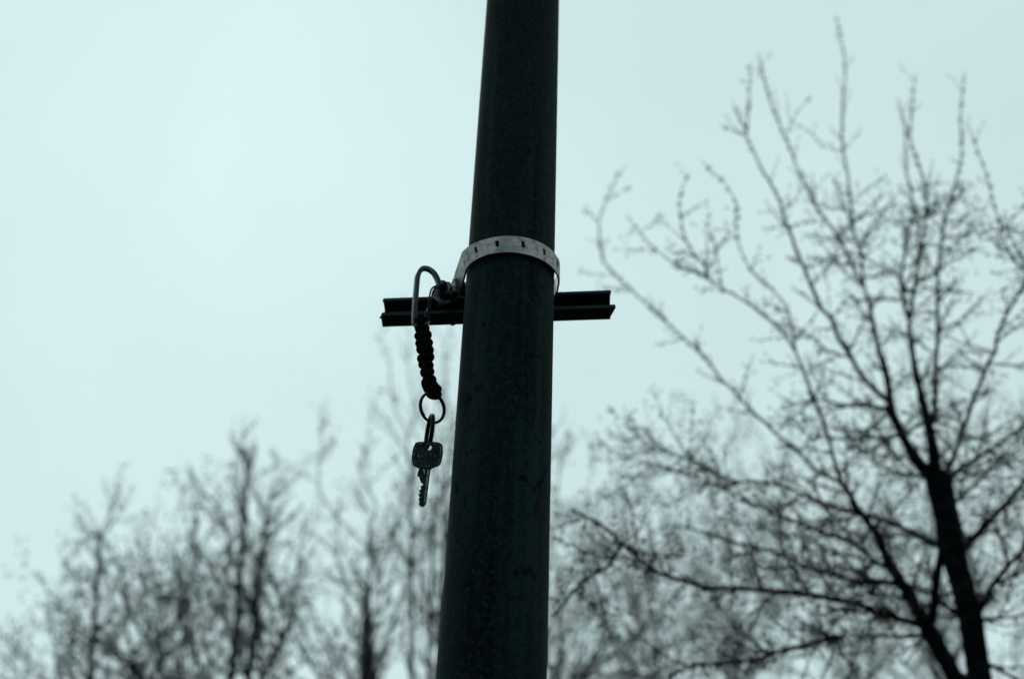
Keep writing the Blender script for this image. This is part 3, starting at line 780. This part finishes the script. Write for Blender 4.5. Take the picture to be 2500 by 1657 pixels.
def fan(cx, by, tips, rng, wob=14):
    res = []
    for (tx, ty) in tips:
        st = []; n = 6
        for i in range(n + 1):
            t = i / n; st.append((cx + (tx - cx) * t ** 1.25 + rng.uniform(-wob, wob) * (0 < i), by + (ty - by) * t))
        res.append(st)
    return res
rf = random.Random(77)
G = 'leafless trees and shrubs in the blurred background'
far_tree('low leafless shrub at the far lower left edge of the picture', 6.6, 31, 110,
         [[(135, 1700), (135, 1600), (125, 1520), (121, 1475), (106, 1421), (100, 1395)], [(100, 1720), (60, 1620), (30, 1540), (20, 1490)], [(160, 1720), (170, 1620), (190, 1540), (180, 1450), (165, 1390)], [(50, 1720), (10, 1600), (-40, 1540)]], 9, 66, (110, 300), .32, G)
far_tree('leafless tree with a dark leaning stem, second from the left', 6.6, 32, 330,
         [[(345, 1720), (338, 1657), (318, 1570), (309, 1520), (302, 1440), (297, 1400), (270, 1344), (246, 1301), (262, 1265), (275, 1238), (258, 1199), (252, 1165)], [(246, 1301), (225, 1310), (205, 1280), (196, 1250)],
          [(330, 1690), (390, 1560), (410, 1500), (420, 1455), (440, 1420), (430, 1360), (400, 1310)], [(350, 1700), (455, 1560), (463, 1540), (430, 1480), (425, 1440)], [(340, 1700), (260, 1560), (215, 1480), (190, 1420), (170, 1380)]], 15, 66, (110, 300), .32, G)
far_tree('dense leafless tree in the middle of the left half, tops like brooms', 6.8, 33, 640,
         [[(640, 1720), (632, 1657), (640, 1580), (637, 1518), (620, 1470), (630, 1400), (632, 1349), (648, 1300), (652, 1270), (647, 1238), (623, 1209), (603, 1156), (606, 1120), (613, 1083)],
          [(650, 1270), (670, 1215), (690, 1180), (671, 1165)], [(603, 1156), (580, 1110), (570, 1075)], [(620, 1500), (570, 1440), (550, 1400), (560, 1330), (530, 1240), (480, 1180), (460, 1130)],
          [(640, 1680), (700, 1540), (720, 1470), (725, 1400), (740, 1330), (760, 1290)], [(620, 1700), (540, 1640), (500, 1580), (480, 1500), (440, 1440), (455, 1390)], [(640, 1660), (560, 1540), (545, 1440), (510, 1380), (450, 1300)]], 17, 66, (110, 300), .35, G)
far_tree('leafless tree just left of the pole below the key', 6.8, 34, 920,
         [[(915, 1720), (912, 1657), (903, 1560), (905, 1518), (930, 1445), (920, 1400), (907, 1358), (888, 1325), (850, 1290), (821, 1257), (787, 1209), (777, 1156), (786, 1100), (783, 1036)],
          [(905, 1358), (900, 1290), (920, 1240), (890, 1180), (870, 1120)], [(900, 1540), (850, 1440), (830, 1380), (800, 1330), (760, 1300)], [(912, 1680), (800, 1560), (760, 1480), (730, 1440)], [(920, 1650), (960, 1520), (985, 1440), (1000, 1380), (975, 1330), (960, 1280)]], 15, 66, (110, 300), .35, G)
far_tree('tall leafless tree hidden mostly by the pole, thin shoots rising beside the lanyard', 6.4, 35, 1085,
         [[(1080, 1720), (1075, 1560), (1082, 1430), (1090, 1330), (1098, 1240), (1080, 1160), (1062, 1100), (1050, 1040)], [(1088, 1330), (1040, 1220), (1000, 1130), (972, 1069), (951, 1030), (920, 1000), (893, 970)],
          [(1060, 1100), (1030, 1040), (1014, 985), (1000, 930), (996, 860), (1000, 800)], [(1090, 1300), (1120, 1200), (1100, 1050), (1090, 950), (1085, 860), (1100, 790)], [(1000, 1130), (965, 1000), (955, 920), (945, 840)],
          [(1076, 1600), (1010, 1500), (980, 1420), (950, 1380)], [(1090, 1330), (1190, 1200), (1300, 1100), (1370, 1030), (1380, 990)]], 10, 95, (90, 240), .5, G, extra=0, thin=1.6)
far_tree('leafless shrub with slanting stems just right of the pole', 6.4, 36, 1290,
         [[(1330, 1720), (1380, 1600), (1430, 1520), (1480, 1450), (1560, 1360), (1600, 1290)], [(1300, 1720), (1330, 1560), (1370, 1450), (1400, 1380), (1420, 1280), (1440, 1210)], [(1380, 1720), (1470, 1620), (1530, 1560), (1600, 1500), (1660, 1430)],
          [(1350, 1720), (1420, 1640), (1520, 1500), (1620, 1400)], [(1290, 1700), (1320, 1500), (1340, 1380), (1350, 1260), (1365, 1150), (1385, 1050)], [(1420, 1720), (1520, 1640), (1640, 1580), (1740, 1520)], [(1370, 1600), (1430, 1420), (1500, 1330), (1530, 1220), (1510, 1140)]], 12, 66, (120, 300), .4, G)
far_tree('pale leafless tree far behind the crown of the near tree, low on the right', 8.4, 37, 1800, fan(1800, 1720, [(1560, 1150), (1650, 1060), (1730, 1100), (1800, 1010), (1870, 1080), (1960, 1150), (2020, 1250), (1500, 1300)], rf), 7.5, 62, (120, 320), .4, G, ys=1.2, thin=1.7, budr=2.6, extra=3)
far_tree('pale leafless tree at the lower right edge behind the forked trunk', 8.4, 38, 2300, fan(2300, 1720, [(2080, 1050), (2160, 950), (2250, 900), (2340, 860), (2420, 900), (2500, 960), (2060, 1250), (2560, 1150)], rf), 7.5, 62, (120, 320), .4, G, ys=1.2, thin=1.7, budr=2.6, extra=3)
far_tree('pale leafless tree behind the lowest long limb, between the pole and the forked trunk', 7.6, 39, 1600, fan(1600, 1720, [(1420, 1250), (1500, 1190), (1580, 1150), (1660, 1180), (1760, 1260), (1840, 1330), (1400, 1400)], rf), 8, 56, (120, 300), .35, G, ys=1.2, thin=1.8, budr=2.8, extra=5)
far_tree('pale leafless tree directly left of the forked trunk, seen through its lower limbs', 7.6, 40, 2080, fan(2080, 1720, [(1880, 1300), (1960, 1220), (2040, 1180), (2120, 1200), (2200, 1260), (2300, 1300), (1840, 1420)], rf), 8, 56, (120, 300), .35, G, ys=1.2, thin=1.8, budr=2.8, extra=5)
print('tris', sum(len(p.vertices) - 2 for o in bpy.data.objects if o.type == 'MESH' for p in o.data.polygons))
